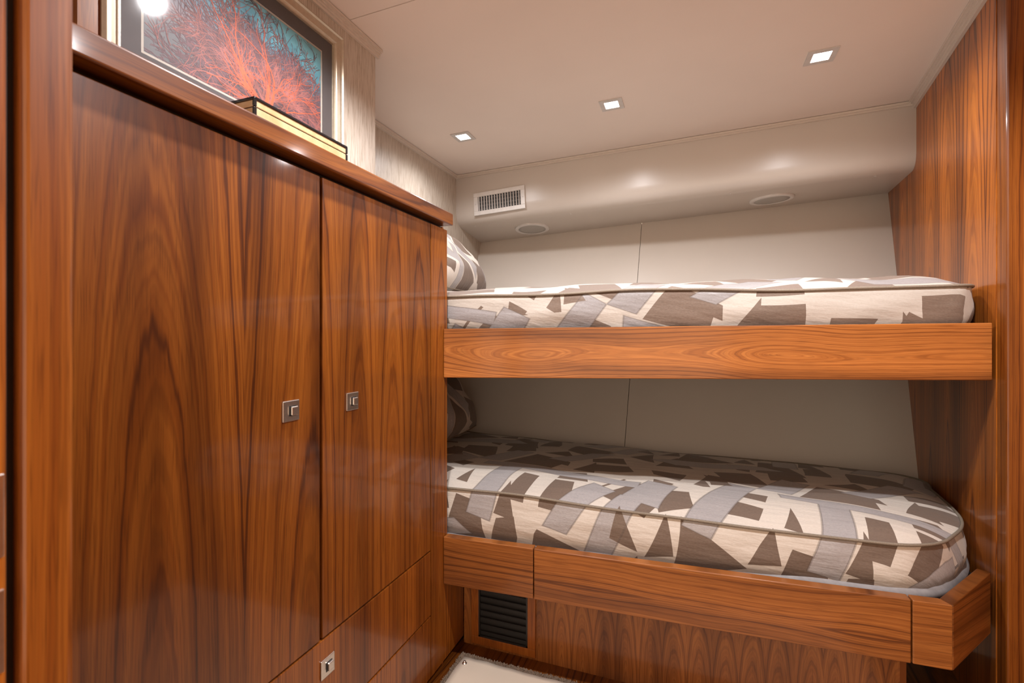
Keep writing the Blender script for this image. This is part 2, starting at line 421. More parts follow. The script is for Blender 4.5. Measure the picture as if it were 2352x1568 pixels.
# right wall
bm = prism(nb(), [(wall_r(YR), YR), (wall_r(3.25), 3.25), (wall_r(3.25)+.1, 3.25), (wall_r(YR)+.1, YR)], -1.2, 1.055)
struct('wall_right', bm, wood(3, 'Z', 'Y', .95, .20), 'walnut veneered panel at the foot of the bunks')
bm = box(nb(), wall_r(YR)+.0006, wall_r(YR)+.30, YR-.05, YR-.0005, -1.2, 1.045, .004)
struct('wall_bulkhead', bm, wood(8, 'Z', 'XY', .66, .16, .22, .05, .02), 'walnut bulkhead edge at the right of the bunks')
bm = box(nb(), wall_r(YR)+.30, wall_r(YR)+.36, -1.0, YR, -1.2, 1.07)
struct('wall_side', bm, wood(9, 'Z', 'Y', .85, .22), 'walnut wall on the right side of the cabin')
# cornices
def cornice(name, p0, p1, n, steps, label):
    """p0,p1 plan ends on the wall line; n = outward plan normal into the room"""
    bm = nb(); A = []
    for (px_, py_) in (p0, p1):
        zc = ceil_z(px_); A.append([bm.verts.new(W(px_+n[0]*o_, py_+n[1]*o_, zc-dz)) for o_, dz in steps])
    k = len(steps)
    for i in range(k): bm.faces.new((A[0][i], A[0][(i+1) % k], A[1][(i+1) % k], A[1][i]))
    bm.faces.new(A[0]); bm.faces.new(A[1])
    return struct(name, bm, M_trim, label)
st = [(0, 0), (.010, 0), (.010, .0025), (.024, .0025), (.024, .009), (.018, .009), (.018, .014), (.013, .014), (.013, .020), (.008, .020), (.008, .028), (0, .028)]
cornice('trim_1', (XL, .1), (XL, YC+.012), (1, 0), st, 'stepped cream cornice over the picture wall')
cornice('trim_2', (XL-.02, YC), (XA, YC), (0, 1), st, 'cream cornice on the corner return')
st2 = [(0, 0), (.006, 0), (.006, .003), (.018, .003), (.018, .013), (.012, .013), (.012, .021), (0, .021)]
cornice('trim_3', (XA, YC), (XA, 2.69), (1, 0), st2, 'thin cream cornice along the alcove wall')
cornice('trim_4', (XA, 2.688), (.928, 2.624), (-.0276, -1), st2, 'thin cream cornice along the soffit')
cornice('trim_5', (wall_r(YR), YR), (.928, 2.624), (-1, .129), [(a*1.3, b_*1.1) for a, b_ in st], 'stepped cream cornice on the walnut panel')

# door frame at the left edge
bm = box(nb(), -.70, -.60, .262, .305, -1.2, 1.0, .006, 4)
struct('trim_6', bm, wood(14, 'Z', 'XY', .62, .30, .22, .015, .012, 1.0, 60, .6), 'walnut door post at the left')
bm = box(nb(), -.70, -.612, .2535, .2615, -1.2, 1.0)
struct('trim_7', bm, M_black, 'black seal strip between the door post and the door')
bm = box(nb(), -.70, -.60, -.25, .2530, -1.19, .99, .004)
d1 = struct('door_1', bm, wood(15, 'Z', 'XY', .8, .30, .22, .015, .012), 'walnut cabin door standing open at the left edge')
for z0, z1 in ((-.205, -.128), (-.312, -.235)):
    bm = box(nb(), -.6015, -.5975, .18, .2495, z0, z1, .0008); build('latch_plate', bm, M_steel, d1, label='steel latch plate')
bm = box(nb(), XL, XL+.02, .525, .563, .446, .99)
struct('trim_8', bm, wood(16, 'Z', 'Y', .32, .05, .5), 'brown wooden strip on the wall left of the picture')

# ------------------------------------------------------------------ wardrobe
wr = empty('wardrobe', W(-.94, .9, -1.2), 'tall glossy walnut built-in wardrobe with two doors and drawers on the left', 'wardrobe')
bm = box(nb(), XL+.004, XC-.022, .31, 1.545, -1.185, .396)
box(bm, XL+.004, XC-.0225, .31, 1.40, -1.2, -1.17)
build('body', bm, M_black, wr)
bm = prism(nb(), [(XL+.004, 1.5453), (XC-.016, 1.5453), (XC-.016, 1.5523), (XL+.004, 1.5523)], -1.2, .396)
build('side_panel', bm, wood(4, 'Z', 'X', .9), wr)
GAP = .0045
def latch(door, y, z):
    o = W(XC, y, z); ex, ey, ez = Vector((0, 1, 0)), Vector((0, 0, 1)), Vector((1, 0, 0))
    s = .0415
    bm = nb()
    for (cx, cy, w, h) in ((0, s*.35, s, s*.30), (0, -s*.35, s, s*.30), (-s*.31, 0, s*.38, s*.42), (s*.37, 0, s*.26, s*.42)):
        frame_box(bm, o+ex*cx+ey*cy, ex, ey, ez, w, h, .004)
    bm2 = nb(); frame_box(bm2, o, ex, ey, ez, s, s, .0035, .0012)
    build('latch_plate', bm2, M_steel, door, label='brushed steel latch plate')
    bm.free()
    bm3 = nb(); frame_box(bm3, o+ez*.0034+ex*.003, ex, ey, ez, s*.46, s*.50, .0003)
    build('latch_recess', bm3, M_black, door)
    bm4 = nb(); frame_box(bm4, o+ez*.0036+ex*.0042, ex, ey, ez, s*.38, s*.42, .006, .0015)
    build('latch_button', bm4, M_steel, door)
bm = box(nb(), XC-.02, XC, .31, .9195-GAP, -.7386+GAP*.8, .383, .0015)
dl = build('door', bm, wood(1, 'Z', 'Y', .45, .30, .16, .12, .075, 1.0, 62), wr); latch(dl, .824, -.168)
bm = box(nb(), XC-.02, XC, .9195+GAP, 1.4376-GAP*.5, -.7386+GAP*.8, .383, .0015)
dr = build('door', bm, wood(2, 'Z', 'Y', .48, .14, .16, .12, .05, 1.0, 75), wr); latch(dr, 1.03, -.173)
bm = box(nb(), XC-.02, XC, .31, 1.4376-GAP*.5, -.961+GAP*.7, -.7386-GAP*.3, .0015)
w1 = build('drawer', bm, wood(5, 'Z', 'Y', .60, .18, .16), wr); latch(w1, .9386, -.81)
bm = box(nb(), XC-.02, XC, .31, 1.4376-GAP*.5, -1.172, -.961-GAP*.3, .0015)
w2 = build('drawer', bm, wood(6, 'Z', 'Y', .62, .21, .16), wr)
bm = nb()   # end stile, wider below the bunk rail
t = [(1.4376+GAP*.3, -1.172), (1.685, -1.172), (1.685, -.90), (1.5515, -.90), (1.5515, .383), (1.4376+GAP*.3, .383)]
va = [bm.verts.new(W(XC-.02, y, z)) for y, z in t]; vb = [bm.verts.new(W(XC, y, z)) for y, z in t]
bm.faces.new(va); bm.faces.new(vb)
for i in range(6): bm.faces.new((va[i], va[(i+1) % 6], vb[(i+1) % 6], vb[i]))
build('end_stile', bm, wood(7, 'Z', 'Y', .52, .09, .16), wr)

bm = box(nb(), XL+.001, XC+.026, .31, 1.552, .3975, .441, .004, 3)
wt = build('worktop', bm, wood(12, 'Y', 'XZ', .44, .12, .2, .05, .03), None)
thing(wt, 'thick walnut worktop running along the top of the wardrobe', 'worktop')

# ------------------------------------------------------------------ picture
pic = empty('framed_picture', W(-1.03, .89, .447), 'framed photograph of red branching coral in a champagne frame on the worktop', 'picture')
PY0, PY1, PZ0, PZ1 = .560, 1.218, .492, .929
XF = XL+.004
def rect_frame(y0, y1, z0, z1, prof, mat, name, dims):
    """mitred moulding: prof = list of (inset, x) going inwards"""
    bm = nb(); loops = []
    for ins, x in prof:
        loops.append([bm.verts.new(W(x, y, z)) for y, z in ((y0+ins, z0+ins), (y1-ins, z0+ins), (y1-ins, z1-ins), (y0+ins, z1-ins))])
    for A, B in zip(loops, loops[1:]):
        for i in range(4): bm.faces.new((A[i], A[(i+1) % 4], B[(i+1) % 4], B[i]))
    return build(name, bm, mat, pic)
rect_frame(PY0, PY1, PZ0, PZ1, [(0, XF), (0, XF+.020), (.006, XF+.024), (.010, XF+.020), (.016, XF+.019), (.026, XF+.015), (.028, XF+.017), (.031, XF+.015), (.033, XF+.012), (.036, XF+.012), (.038, XF+.005), (.038, XF)], M_gold, 'frame', None)
rect_frame(PY0+.037, PY1-.037, PZ0+.037, PZ1-.037, [(0, XF), (0, XF+.0055), (.040, XF+.0055), (.040, XF)], M_mat, 'mat_board', None)
rect_frame(PY0+.076, PY1-.076, PZ0+.076, PZ1-.076, [(0, XF), (0, XF+.0040), (.0065, XF+.0040), (.0065, XF)], M_liner, 'liner', None)
# the print: background sheet plus the coral drawn as flat strokes in one mesh
qy0, qy1, qz0, qz1 = PY0+.081, PY1-.081, PZ0+.081, PZ1-.081
def print_bg():
    m, t, b = new_mat('print_background'); g = NT(t)
    tc = g.n('ShaderNodeTexCoord'); sp = g.n('ShaderNodeSeparateXYZ'); g.l(tc.outputs['Generated'], sp.inputs[0])
    n = g.noise(tc.outputs['Generated'], 5, 4, .6)
    v = g.m('ADD', g.m('MULTIPLY_ADD', sp.outputs['Y'], .15, sp.outputs['Z']), g.m('MULTIPLY_ADD', n, .8, -.42))
    g.l(g.ramp(v, [(.22, (.025, .02, .022)), (.42, (.09, .045, .05)), (.62, (.06, .075, .10)), (.80, (.05, .17, .22)), (1.0, (.11, .31, .36))]), b.inputs['Base Color'])
    b.inputs['Roughness'].default_value = .6
    return m
M_pbg = print_bg()
M_c1 = plain('coral_red', (.48, .080, .028), .7, nscale=30, noise_amt=.2)
M_c2 = plain('coral_pink', (.27, .085, .070), .7, nscale=30, noise_amt=.25)
M_c3 = plain('coral_mauve', (.12, .052, .06), .7, nscale=30, noise_amt=.25)
M_c4 = plain('coral_dark', (.035, .014, .018), .7, nscale=30)
bm = nb()
vv = [bm.verts.new(W(XF+.0030, y, z)) for y, z in ((qy0, qz0), (qy1, qz0), (qy1, qz1), (qy0, qz1))]
bm.faces.new(vv)
PW, PH = (qy1-qy0), (qz1-qz0)
lay = [0]
def stroke(u0, v0, u1, v1, w0, w1, mi):
    if not (0.002 < u0 < .998 and 0.002 < v0 < .998 and 0.002 < u1 < .998 and 0.002 < v1 < .998): return
    dx, dy = (u1-u0)*PW, (v1-v0)*PH; l = math.hypot(dx, dy)
    if l < 1e-6: return
    nx, ny = -dy/l, dx/l; lay[0] += 1; X = XF+.0031+.0006*(4-mi)/4 + (lay[0] % 97)*1e-6
    pts = []
    for (u, v, w, s) in ((u0, v0, w0, 1), (u0, v0, w0, -1), (u1, v1, w1, -1), (u1, v1, w1, 1)):
        pts.append(bm.verts.new(W(X, qy0+u*PW+nx*w*s, qz0+v*PH+ny*w*s)))
    f = bm.faces.new(pts); f.material_index = mi
rnd = random.Random(5); cnt = [0]; cap = [0]
def grow(u, v, ang, w, depth, mi, life):
    if cnt[0] > cap[0] or life <= 0: return
    for s in range(life):
        ang += rnd.gauss(0, .13)
        st_ = .024*rnd.uniform(.7, 1.2)
        u1, v1 = u+math.cos(ang)*st_*.62, v+math.sin(ang)*st_
        w1 = max(w*.955, .0006)
        stroke(u, v, u1, v1, w, w1, mi); cnt[0] += 1
        u, v, w = u1, v1, w1
        if not (-.05 < u < 1.05 and -.05 < v < 1.05): return
        if rnd.random() < (.50 if depth == 0 else .36) and depth < 4:
            nm = min(4, mi + (1 if rnd.random() < .35 else 0))
            if nm == 4 and v < .6: nm = 3
            grow(u, v, ang+rnd.choice((-1, 1))*rnd.uniform(.35, .75), w*.62, depth+1, nm, int(life*rnd.uniform(.45, .75)))
for a, w, mi, L_ in ((172, .0022, 3, 26), (160, .0036, 2, 36), (146, .0052, 1, 46), (131, .0056, 1, 50), (118, .0040, 1, 48), (105, .0034, 2, 46), (92, .0030, 2, 42), (80, .0032, 1, 40), (66, .0044, 1, 44), (50, .0034, 2, 36), (34, .0028, 2, 32), (18, .0022, 3, 26)):
    for dv in (0, 1):
        cap[0] = cnt[0]+850
        grow(.60+rnd.uniform(-.03, .03), .01+.02*dv, math.radians(a+rnd.uniform(-5, 5)+dv*6), w*(1-.45*dv), 0, min(4, mi+dv), L_)
for i in range(70):
    cap[0] = cnt[0]+60
    grow(rnd.uniform(.02, .98), rnd.uniform(.02, .55), rnd.uniform(.4, 2.7), .0008, 2, rnd.choice((2, 3, 3)), 10)
for i in range(40):
    cap[0] = cnt[0]+60
    grow(rnd.uniform(.2, .98), rnd.uniform(.5, .95), rnd.uniform(.4, 2.7), .0007, 2, rnd.choice((2, 3, 4)), 9)
build('print', bm, [M_pbg, M_c1, M_c2, M_c3, M_c4], pic)
bm = box(nb(), XF+.0068, XF+.0082, PY0+.036, PY1-.036, PZ0+.036, PZ1-.036)
build('glass', bm, M_glass, pic)
bm = box(nb(), XF-.002, XF+.0005, PY0+.004, PY1-.004, PZ0+.004, PZ1-.004); build('backing', bm, M_black, pic)

# ------------------------------------------------------------------ lacquered box
bx = empty('keepsake_box', W(-.93, .905, .4455), 'pale burl wood box with black lacquered edges on the worktop', 'box')
def burl():
    m, t, b = new_mat('pale_burl'); g = NT(t)
    tc = g.n('ShaderNodeTexCoord'); mp = g.n('ShaderNodeMapping'); g.l(tc.outputs['Object'], mp.inputs[0]); mp.inputs['Scale'].default_value = (20, 20, 8)
    n = g.noise(mp.outputs[0], 1, 4, .6)
    vo = g.n('ShaderNodeTexVoronoi'); vo.inputs['Scale'].default_value = 38; g.l(tc.outputs['Object'], vo.inputs['Vector'])
    sp = g.n('ShaderNodeSeparateXYZ'); g.l(tc.outputs['Object'], sp.inputs[0])
    base = g.ramp(n, [(.3, (.40, .25, .10)), (.55, (.51, .36, .19)), (.75, (.57, .44, .27))])
    eye = g.m('MULTIPLY', g.m('LESS_THAN', vo.outputs['Distance'], .16), g.m('GREATER_THAN', g.m('ABSOLUTE', sp.outputs['Y']), .105))
    g.l(g.mix(eye, base, (.30, .11, .03)), b.inputs['Base Color'])
    b.inputs['Roughness'].default_value = .2; b.inputs['Coat Weight'].default_value = .6
    return m
M_burl = burl()
B0, B1, BX0, BX1, BZ0, BZ1, BZM = .7586, 1.049, -1.0, -.872, .446, .509, .487
bm = box(nb(), BX0, BX1, B0, B1, BZ0, BZM-.0012, .001); build('case', bm, M_burl, bx)
bm = box(nb(), BX0, BX1, B0, B1, BZM+.0012, BZ1-.004, .001); build('lid', bm, M_burl, bx)
bm = box(nb(), BX0+.002, BX1-.002, B0+.002, B1-.002, BZM-.003, BZM+.003); build('seam', bm, M_lacq, bx)
bm = box(nb(), BX0-.002, BX1+.002, B0-.002, B1+.002, BZ1-.008, BZ1, .0022, 3); build('top_edge', bm, M_lacq, bx)
for yy in (B0, B1):
    for xx in (BX0, BX1):
        for za, zb in ((BZ0, BZM-.0008), (BZM+.0008, BZ1-.003)):
            bm = box(nb(), xx-.004, xx+.002 if xx == BX1 else xx+.004, yy-.002 if yy == B0 else yy-.005, yy+.005 if yy == B0 else yy+.002, za, zb, .0012, 2)
            build('corner_post', bm, M_lacq, bx)

# ------------------------------------------------------------------ bunks
TK = .033
ub = empty('upper_bunk', W(0, 1.7, -.15), 'upper built-in bunk with a deep walnut front board', 'bunk bed')
ua, ue = (XC+.001, 1.523), (.808, 1.780)
dv = Vector((ue[0]-ua[0], ue[1]-ua[1])).normalized(); nv = Vector((-dv.y, dv.x))*TK
bm = prism(nb(), [ua, ue, (ue[0]+nv.x, ue[1]+nv.y), (ua[0]+.001, ua[1]+TK)], [-.152, -.1305, -.1305, -.152], [.0235, .0364, .0364, .0235], .003, 3)
build('front_board', bm, wood(21, 'X', 'Z', .92, .24, .3, .10, .10, 1.0, 170, .55, True), ub)
bm = prism(nb(), [(XA+.01, 1.5595), (XC+.002, 1.5595), (.79, 1.822), (wall_r(1.85)-.01, 1.85), (wall_r(2.7)-.01, 2.70), (XA+.01, 2.66)], -.13, -.02)
build('base', bm, M_black, ub)

lb = empty('lower_bunk', W(0, 1.7, -1.2), 'lower built-in bunk with a jointed walnut rail and panelled base', 'bunk bed')
def ly(x): return 1.523+.0359*(x-XC)
def lzt(x): return -.723+.0122*(x-XC)
def rail(x0, x1, name, mat):
    bm = prism(nb(), [(x0, ly(x0)), (x1, ly(x1)), (x1, ly(x1)+TK), (x0, ly(x0)+TK)], [lzt(x0)-.17, lzt(x1)-.17]+[lzt(x1)-.17, lzt(x0)-.17], [lzt(x0), lzt(x1), lzt(x1), lzt(x0)], .0025, 3)
    return build(name, bm, mat, lb)
rail(XC+.001, -.5050, 'rail_panel', wood(22, 'X', 'Z', .80, .26, .28, .20, .20, 1.0, 85, .75, True))
rail(-.5015, .5450, 'rail_panel', wood(23, 'X', 'Z', .80, .27, .28, .12, .17, 1.0, 80, .75, True))
Bc, Cc = (.635, 1.576), (.806, 1.785); Bi, Ci = (.6185, 1.6085), (.783, 1.806)
bm = prism(nb(), [(.5485, ly(.5485)), Bc, Bi, (.5485, ly(.5485)+TK)], [-.876]*4, [lzt(.5485), -.705, -.705, lzt(.5485)], .0025, 3)
build('rail_panel', bm, wood(24, 'X', 'Z', .80, .29, .28, .12, .10, 1.0, 85, .7, True), lb)
bm = prism(nb(), [(Bc[0]+.0004, Bc[1]+.0004), Cc, Ci, (Bi[0]+.0004, Bi[1]+.0004)], [-.876, -.861, -.861, -.876], [-.705, -.686, -.686, -.705], .0025, 3)
build('rail_return', bm, wood(25, 'X', 'Z', .72, .32, .28, .12, .08, 1.0, 85, .7, True), lb)
bm = prism(nb(), [(XA+.01, 1.5595), (XC+.002, 1.5595), (.60, 1.615), (.775, 1.83), (wall_r(1.85)-.012, 1.85), (wall_r(2.4)-.012, 2.40), (XA+.01, 2.33)], -.87, -.755)
build('base', bm, M_black, lb)
YB = 1.687
gx0, gx1 = [on_plane(p, 1400, (0, YB, 0), (0, 1, 0)).x for p in (1085, 1231)]
gz0 = on_plane(1150, 1488, (0, YB, 0), (0, 1, 0)).z
bm = box(nb(), XC+.002, .558, YB, YB+.03, -1.2, -.872); build('base_panel', bm, wood(26, 'Z', 'X', .66, .07, .3, -.30, .05, 1.0, 120, .8, True), lb)
bm = box(nb(), .5595, .575, YB+.005, YB+.5, -1.2, -.872); build('base_panel', bm, wood(27, 'Z', 'Y', .55), lb)

# return-air grille in the base
gr = empty('air_grille', W((gx0+gx1)/2, YB, gz0), 'black louvred grille in a walnut frame below the lower bunk', 'vent')
gz1 = -.874; fw = .030
bm = nb()
for (a, b_, c, d) in ((gx0, gx1, gz0, gz0+fw), (gx0, gx1, gz1-fw*.3, gz1), (gx0, gx0+fw, gz0+fw, gz1-fw*.3), (gx1-fw, gx1, gz0+fw, gz1-fw*.3)):
    box(bm, a, b_, YB-.010, YB-.0003, c, d, .0012)
build('frame', bm, wood(28, 'Z', 'X', .62, .03, .3), gr)
bm = box(nb(), gx0+fw, gx1-fw, YB-.0012, YB-.0004, gz0+fw, gz1-fw*.3); build('backing', bm, M_black, gr)
bm = nb()
for (a, b_, c, d) in ((gx0+fw, gx0+fw+.006, gz0+fw, gz1-.01), (gx1-fw-.006, gx1-fw, gz0+fw, gz1-.01), (gx0+fw, gx1-fw, gz0+fw, gz0+fw+.006)):
    box(bm, a, b_, YB-.008, YB-.0013, c, d)
build('inner_frame', bm, M_louvre, gr)
nl = 10; hz = (gz1-.012-(gz0+fw+.008))/nl
for i in range(nl):
    z = gz0+fw+.008+hz*(i+.5); bm = nb()
    o = W((gx0+gx1)/2, YB-.0042, z); a = math.radians(52)
    ez = Vector((0, -math.cos(a), -math.sin(a))); ey = Vector((0, -math.sin(a), math.cos(a)))
    frame_box(bm, o-ez*.0005, Vector((1, 0, 0)), ey, ez, (gx1-gx0-2*fw-.013)*U, hz*U*.62, .0012, .0004)
    build('louvre', bm, M_louvre, gr)

# ------------------------------------------------------------------ mattresses
def chaikin(p, it=3, keep=.25):
    for _ in range(it):
        q = []
        for i in range(len(p)):
            a, b_ = Vector(p[i]), Vector(p[(i+1) % len(p)])
            q += [a.lerp(b_, keep), a.lerp(b_, 1-keep)]
        p = q
    return p
def rounded(poly, rads, n=8):
    out = []
    N = len(poly)
    for i in range(N):
        p = Vector(poly[i]); a = (Vector(poly[i-1])-p); b_ = (Vector(poly[(i+1) % N])-p)
        r = min(rads[i], a.length*.48, b_.length*.48); A = p+a.normalized()*r; B = p+b_.normalized()*r
        for k in range(n+1):
            t = k/n; out.append(A*(1-t)**2+p*2*t*(1-t)+B*t*t)
    return out
def resample(p, n):
    L = [0]
    for i in range(len(p)): L.append(L[-1]+(Vector(p[(i+1) % len(p)])-Vector(p[i])).length)
    out = []; j = 0
    for k in range(n):
        s = L[-1]*k/n
        while L[j+1] < s: j += 1
        f = (s-L[j])/max(1e-9, L[j+1]-L[j]); out.append(Vector(p[j]).lerp(Vector(p[(j+1) % len(p)]), f))
    return out
def mattress(poly, rads, zb, zp, zc, tilt, fab, label, bulge=.010, lean=0.0, wrinkle=.006, seed=0.0, sheet=False, zdip=None, group=None, tuck=0.0):
    N = 320
    ol = resample(rounded(poly, rads), N)
    xs = [p.x for p in ol]; ys_ = [p.y for p in ol]; ym = (min(ys_)+max(ys_))/2; hw = (max(ys_)-min(ys_))/2
    x0, x1 = min(xs), max(xs)
    nrm = []
    for i in range(N):
        t = (ol[(i+1) % N]-ol[i-1]).normalized(); nn = Vector((t.y, -t.x))
        nrm.append(nn)
    area = sum(ol[i].x*ol[(i+1) % N].y-ol[(i+1) % N].x*ol[i].y for i in range(N))
    if area < 0: nrm = [-q for q in nrm]
    dz = lambda x: tilt*(x-XC)
    def wv(x, y, z, s=1.0): return mnoise.noise(Vector((x*6*s+seed, y*6*s, z*9*s)))
    pw = [.012*mnoise.noise(Vector((ol[i].x*2.6+seed*3, ol[i].y*2.6, seed))) for i in range(N)]
    bm = nb(); uvl = bm.loops.layers.uv.new('UVMap'); uvd = {}
    rings = []
    def back(i): return max(0.0, nrm[i].y)
    ns = 10
    for s in range(ns+1):
        f = s/ns; R = []
        for i in range(N):
            p, nn = ol[i], nrm[i]
            z = zb+(zp+pw[i]-zb)*f
            out = bulge*math.sin(PI*min(1, f*1.02)) - (.020*max(0, .25-f)*2) - tuck*(1-f) + wrinkle*.7*wv(p.x+nn.x, p.y+nn.y, z*2.0)*math.sin(PI*f) + lean*back(i)*(z-zb)
            # long sewn puckers running along the side
            out += wrinkle*.5*mnoise.noise(Vector((p.x*3+p.y*3+seed, z*26, 1.7)))*math.sin(PI*f)
            q = p+nn*out
            v = bm.verts.new(W(q.x, q.y, z+dz(p.x)*f)); R.append(v)
            drop = (zp-z); uvd[v] = ((p.x+nn.x*drop)*U, (p.y+nn.y*drop)*U)
        rings.append(R)
    leanz = lean*(zp-zb)
    for k in (.015, .04, .075, .12, .17, .23, .30, .38, .47, .57, .68, .80, .92):
        R = []; e = 1-(1-min(1, k*1.35))**3.0
        for i in range(N):
            p = ol[i]+nrm[i]*(leanz*back(i)); c = Vector((min(max(ol[i].x, x0+hw*.9), x1-hw*.9), ym))
            q = p.lerp(c, k)
            z = zp+pw[i]*(1-min(1, k*3))+(zc-zp)*e + wrinkle*1.1*wv(q.x, q.y, 3.3)*min(1, k*6)
            if zdip: z += zdip(q.x, q.y)*min(1, k*6)
            v = bm.verts.new(W(q.x, q.y, z+dz(q.x))); R.append(v)
            uvd[v] = (q.x*U, q.y*U)
        rings.append(R)
    for A, B in zip(rings, rings[1:]):
        for i in range(N): bm.faces.new((A[i], A[(i+1) % N], B[(i+1) % N], B[i]))
    bm.faces.new(rings[0])
    # close the middle
    last = rings[-1]; cz = zc; half = N//2
    f = bm.faces.new(last)
    for fc in bm.faces:
        for lp in fc.loops: lp[uvl].uv = uvd[lp.vert]
    bmesh.ops.triangulate(bm, faces=[f])
    cx = (x0+x1)/2
    root = empty('mattress', W(cx, ym, zb), label, 'mattress', group)
    build('cover', bm, fab, root, True)
    bm = nb()
    tube(bm, [W(ol[i].x+nrm[i].x*(.003+leanz*back(i)), ol[i].y+nrm[i].y*(.003+leanz*back(i)), zp+pw[i]+.001+dz(ol[i].x)) for i in range(N)], .0042, True, 8)
    build('piping', bm, M_pipe, root, True)
    if sheet:
        bm = nb(); R1 = []
        for f_, o_ in ((0, .006), (.25, .018), (.6, .020), (.85, .012), (1, .004), (1, -.03), (0, -.03)):
            R1.append([bm.verts.new(W(ol[i].x+nrm[i].x*(o_*(1 if nrm[i].y < .5 else .2)), ol[i].y+nrm[i].y*(o_*(1 if nrm[i].y < .5 else .2)), zb+.001+sheet*(.35+.65*min(1, max(0, ol[i].x+.1)))*f_*(1+.35*mnoise.noise(Vector((ol[i].x*5, ol[i].y*5, 2)))))) for i in range(N)])
        for A, B in zip(R1, R1[1:]):
            for i in range(N): bm.faces.new((A[i], A[(i+1) % N], B[(i+1) % N], B[i]))
        build('bed_sheet', bm, M_sheet, root, True, label='grey sheet tucked under the mattress')
    return root
lower = [(XA+.03, 1.580), (XC, 1.580), (.57, 1.665), (.668, 1.722), (.806, 1.925), (.856, 2.18), (.872, 2.44), (XA+.03, 2.40)]
mattress(lower, [.05, .3, .06, .06, .10, .2, .14, .08], -.7545, -.566, -.525, -.021, M_fab1,
         'patchwork covered mattress on the lower bunk', .012, .42, .007, 2.0, .05)
upper = [(XA+.03, 1.574), (XC, 1.574), (.772, 1.822), (.815, 1.90), (.90, 2.72), (XA+.03, 2.68)]
mattress(upper, [.05, .3, .05, .08, .10, .08], -.0195, .142, .198, .004, M_fab2,
         'patchwork covered mattress on the upper bunk', .014, .0, .012, 6.0, tuck=.024)

# ------------------------------------------------------------------ pillows
def pillow(loc, rot, size, label, seed):
    bm = nb(); uvl = bm.loops.layers.uv.new('UVMap'); n = 26; g2 = {}
    w, h, th = size
    for side in (1, -1):
        for i in range(n+1):
            for j in range(n+1):
                a, b_ = i/n*2-1, j/n*2-1
                if side == -1 and (i in (0, n) or j in (0, n)): g2[(side, i, j)] = g2[(1, i, j)]; continue
                pin = 1-.10*(1-abs(a))**.0*abs(b_)**2*(1-abs(a)**2)-0
                x = a*w/2*(1-.07*(1-b_*b_)*abs(a)**3*-1-.05*abs(a)**2*(1-abs(b_))); y = b_*h/2*(1-.06*abs(b_)**2*(1-abs(a)))
                f = max(0, (1-a**4))**.55*max(0, (1-b_**4))**.55
                z = side*th/2*f*(1+.16*mnoise.noise(Vector((a*2.1+seed, b_*2.1, side))))
                g2[(side, i, j)] = bm.verts.new((x, y, z))
    uvm = {}
    for side in (1, -1):
        for i in range(n):
            for j in range(n):
                vs_ = [g2[(side, i, j)], g2[(side, i+1, j)], g2[(side, i+1, j+1)], g2[(side, i, j+1)]]
                f = bm.faces.new(vs_)
                for lp, (ii, jj) in zip(f.loops, ((i, j), (i+1, j), (i+1, j+1), (i, j+1))): lp[uvl].uv = (ii/n*w, jj/n*h)
    R = Matrix.Rotation(rot[2], 4, 'Z') @ Matrix.Rotation(rot[1], 4, 'Y') @ Matrix.Rotation(rot[0], 4, 'X')
    T = Matrix.Translation(loc) @ R
    bmesh.ops.transform(bm, matrix=T, verts=bm.verts)
    edge = [T @ Vector(v) for v in []]
    zmin = min(v.co.z for v in bm.verts)
    root = empty('pillow', Vector((loc.x, loc.y, zmin)), label, 'pillow')
    pts = []
    for i in range(n): pts.append(g2[(1, i, 0)].co.copy())
    for j in range(n): pts.append(g2[(1, n, j)].co.copy())
    for i in range(n, 0, -1): pts.append(g2[(1, i, n)].co.copy())
    for j in range(n, 0, -1): pts.append(g2[(1, 0, j)].co.copy())
    build('cover', bm, M_fab3, root, True)
    b2 = nb(); tube(b2, pts, .0028, True, 6); build('piping', b2, M_pipe, root, True)
    return root
pillow(W(-1.185, 2.14, .365), (0, math.radians(52), math.radians(4)), (.32, .60, .20), 'patchwork pillow leaning at the head of the upper bunk', 1.0)
pillow(W(-1.195, 2.05, -.340), (0, math.radians(54), math.radians(3)), (.33, .56, .20), 'patchwork pillow in shadow at the head of the lower bunk', 4.0)

# ------------------------------------------------------------------ soffit fittings
def soffit_frame(k, x):
    p = sofpt(x, k); px_ = (sofpt(x+.05, k)-sofpt(x-.05, k)).normalized(); i = int(k)
    a, b_ = sofpt(x, i+.02), sofpt(x, i+.98); pv = (b_-a).normalized()
    n = px_.cross(pv).normalized()
    if n.z > 0: n = -n
    pv = n.cross(px_).normalized()
    return W(*p), px_, pv, n
# register
vx0, vx1, vz0, vz1 = -1.262, -.926, .730, .868
ex = (sofpt(vx1, 0.5)-sofpt(vx0, 0.5)); ex.z = 0; ex.normalize(); ez = Vector((ex.y, -ex.x, 0)); eu = Vector((0, 0, 1))
cy = sofpt((vx0+vx1)/2, .3).y
oc = W((vx0+vx1)/2, cy, (vz0+vz1)/2+.012); rise = math.atan2(.04, 2.3)
ex = (ex+Vector((0, 0, .045))).normalized(); eu = ez.cross(ex); eu = eu if eu.z > 0 else -eu
vw, vh = (vx1-vx0)*U, (vz1-vz0)*U
av = empty('air_register', oc, 'white slatted air conditioning vent set in the cream soffit', 'vent')
bm = nb(); iw, ih = vw-.050, vh-.046
for cx, cy_, w, h in ((0, (vh+ih)/4, vw, (vh-ih)/2), (0, -(vh+ih)/4, vw, (vh-ih)/2), ((vw+iw)/4, 0, (vw-iw)/2, ih), (-(vw+iw)/4, 0, (vw-iw)/2, ih)):
    frame_box(bm, oc+ex*cx+eu*cy_+ez*.0003, ex, eu, ez, w, h, .0095, .0015)
build('frame', bm, M_white, av)
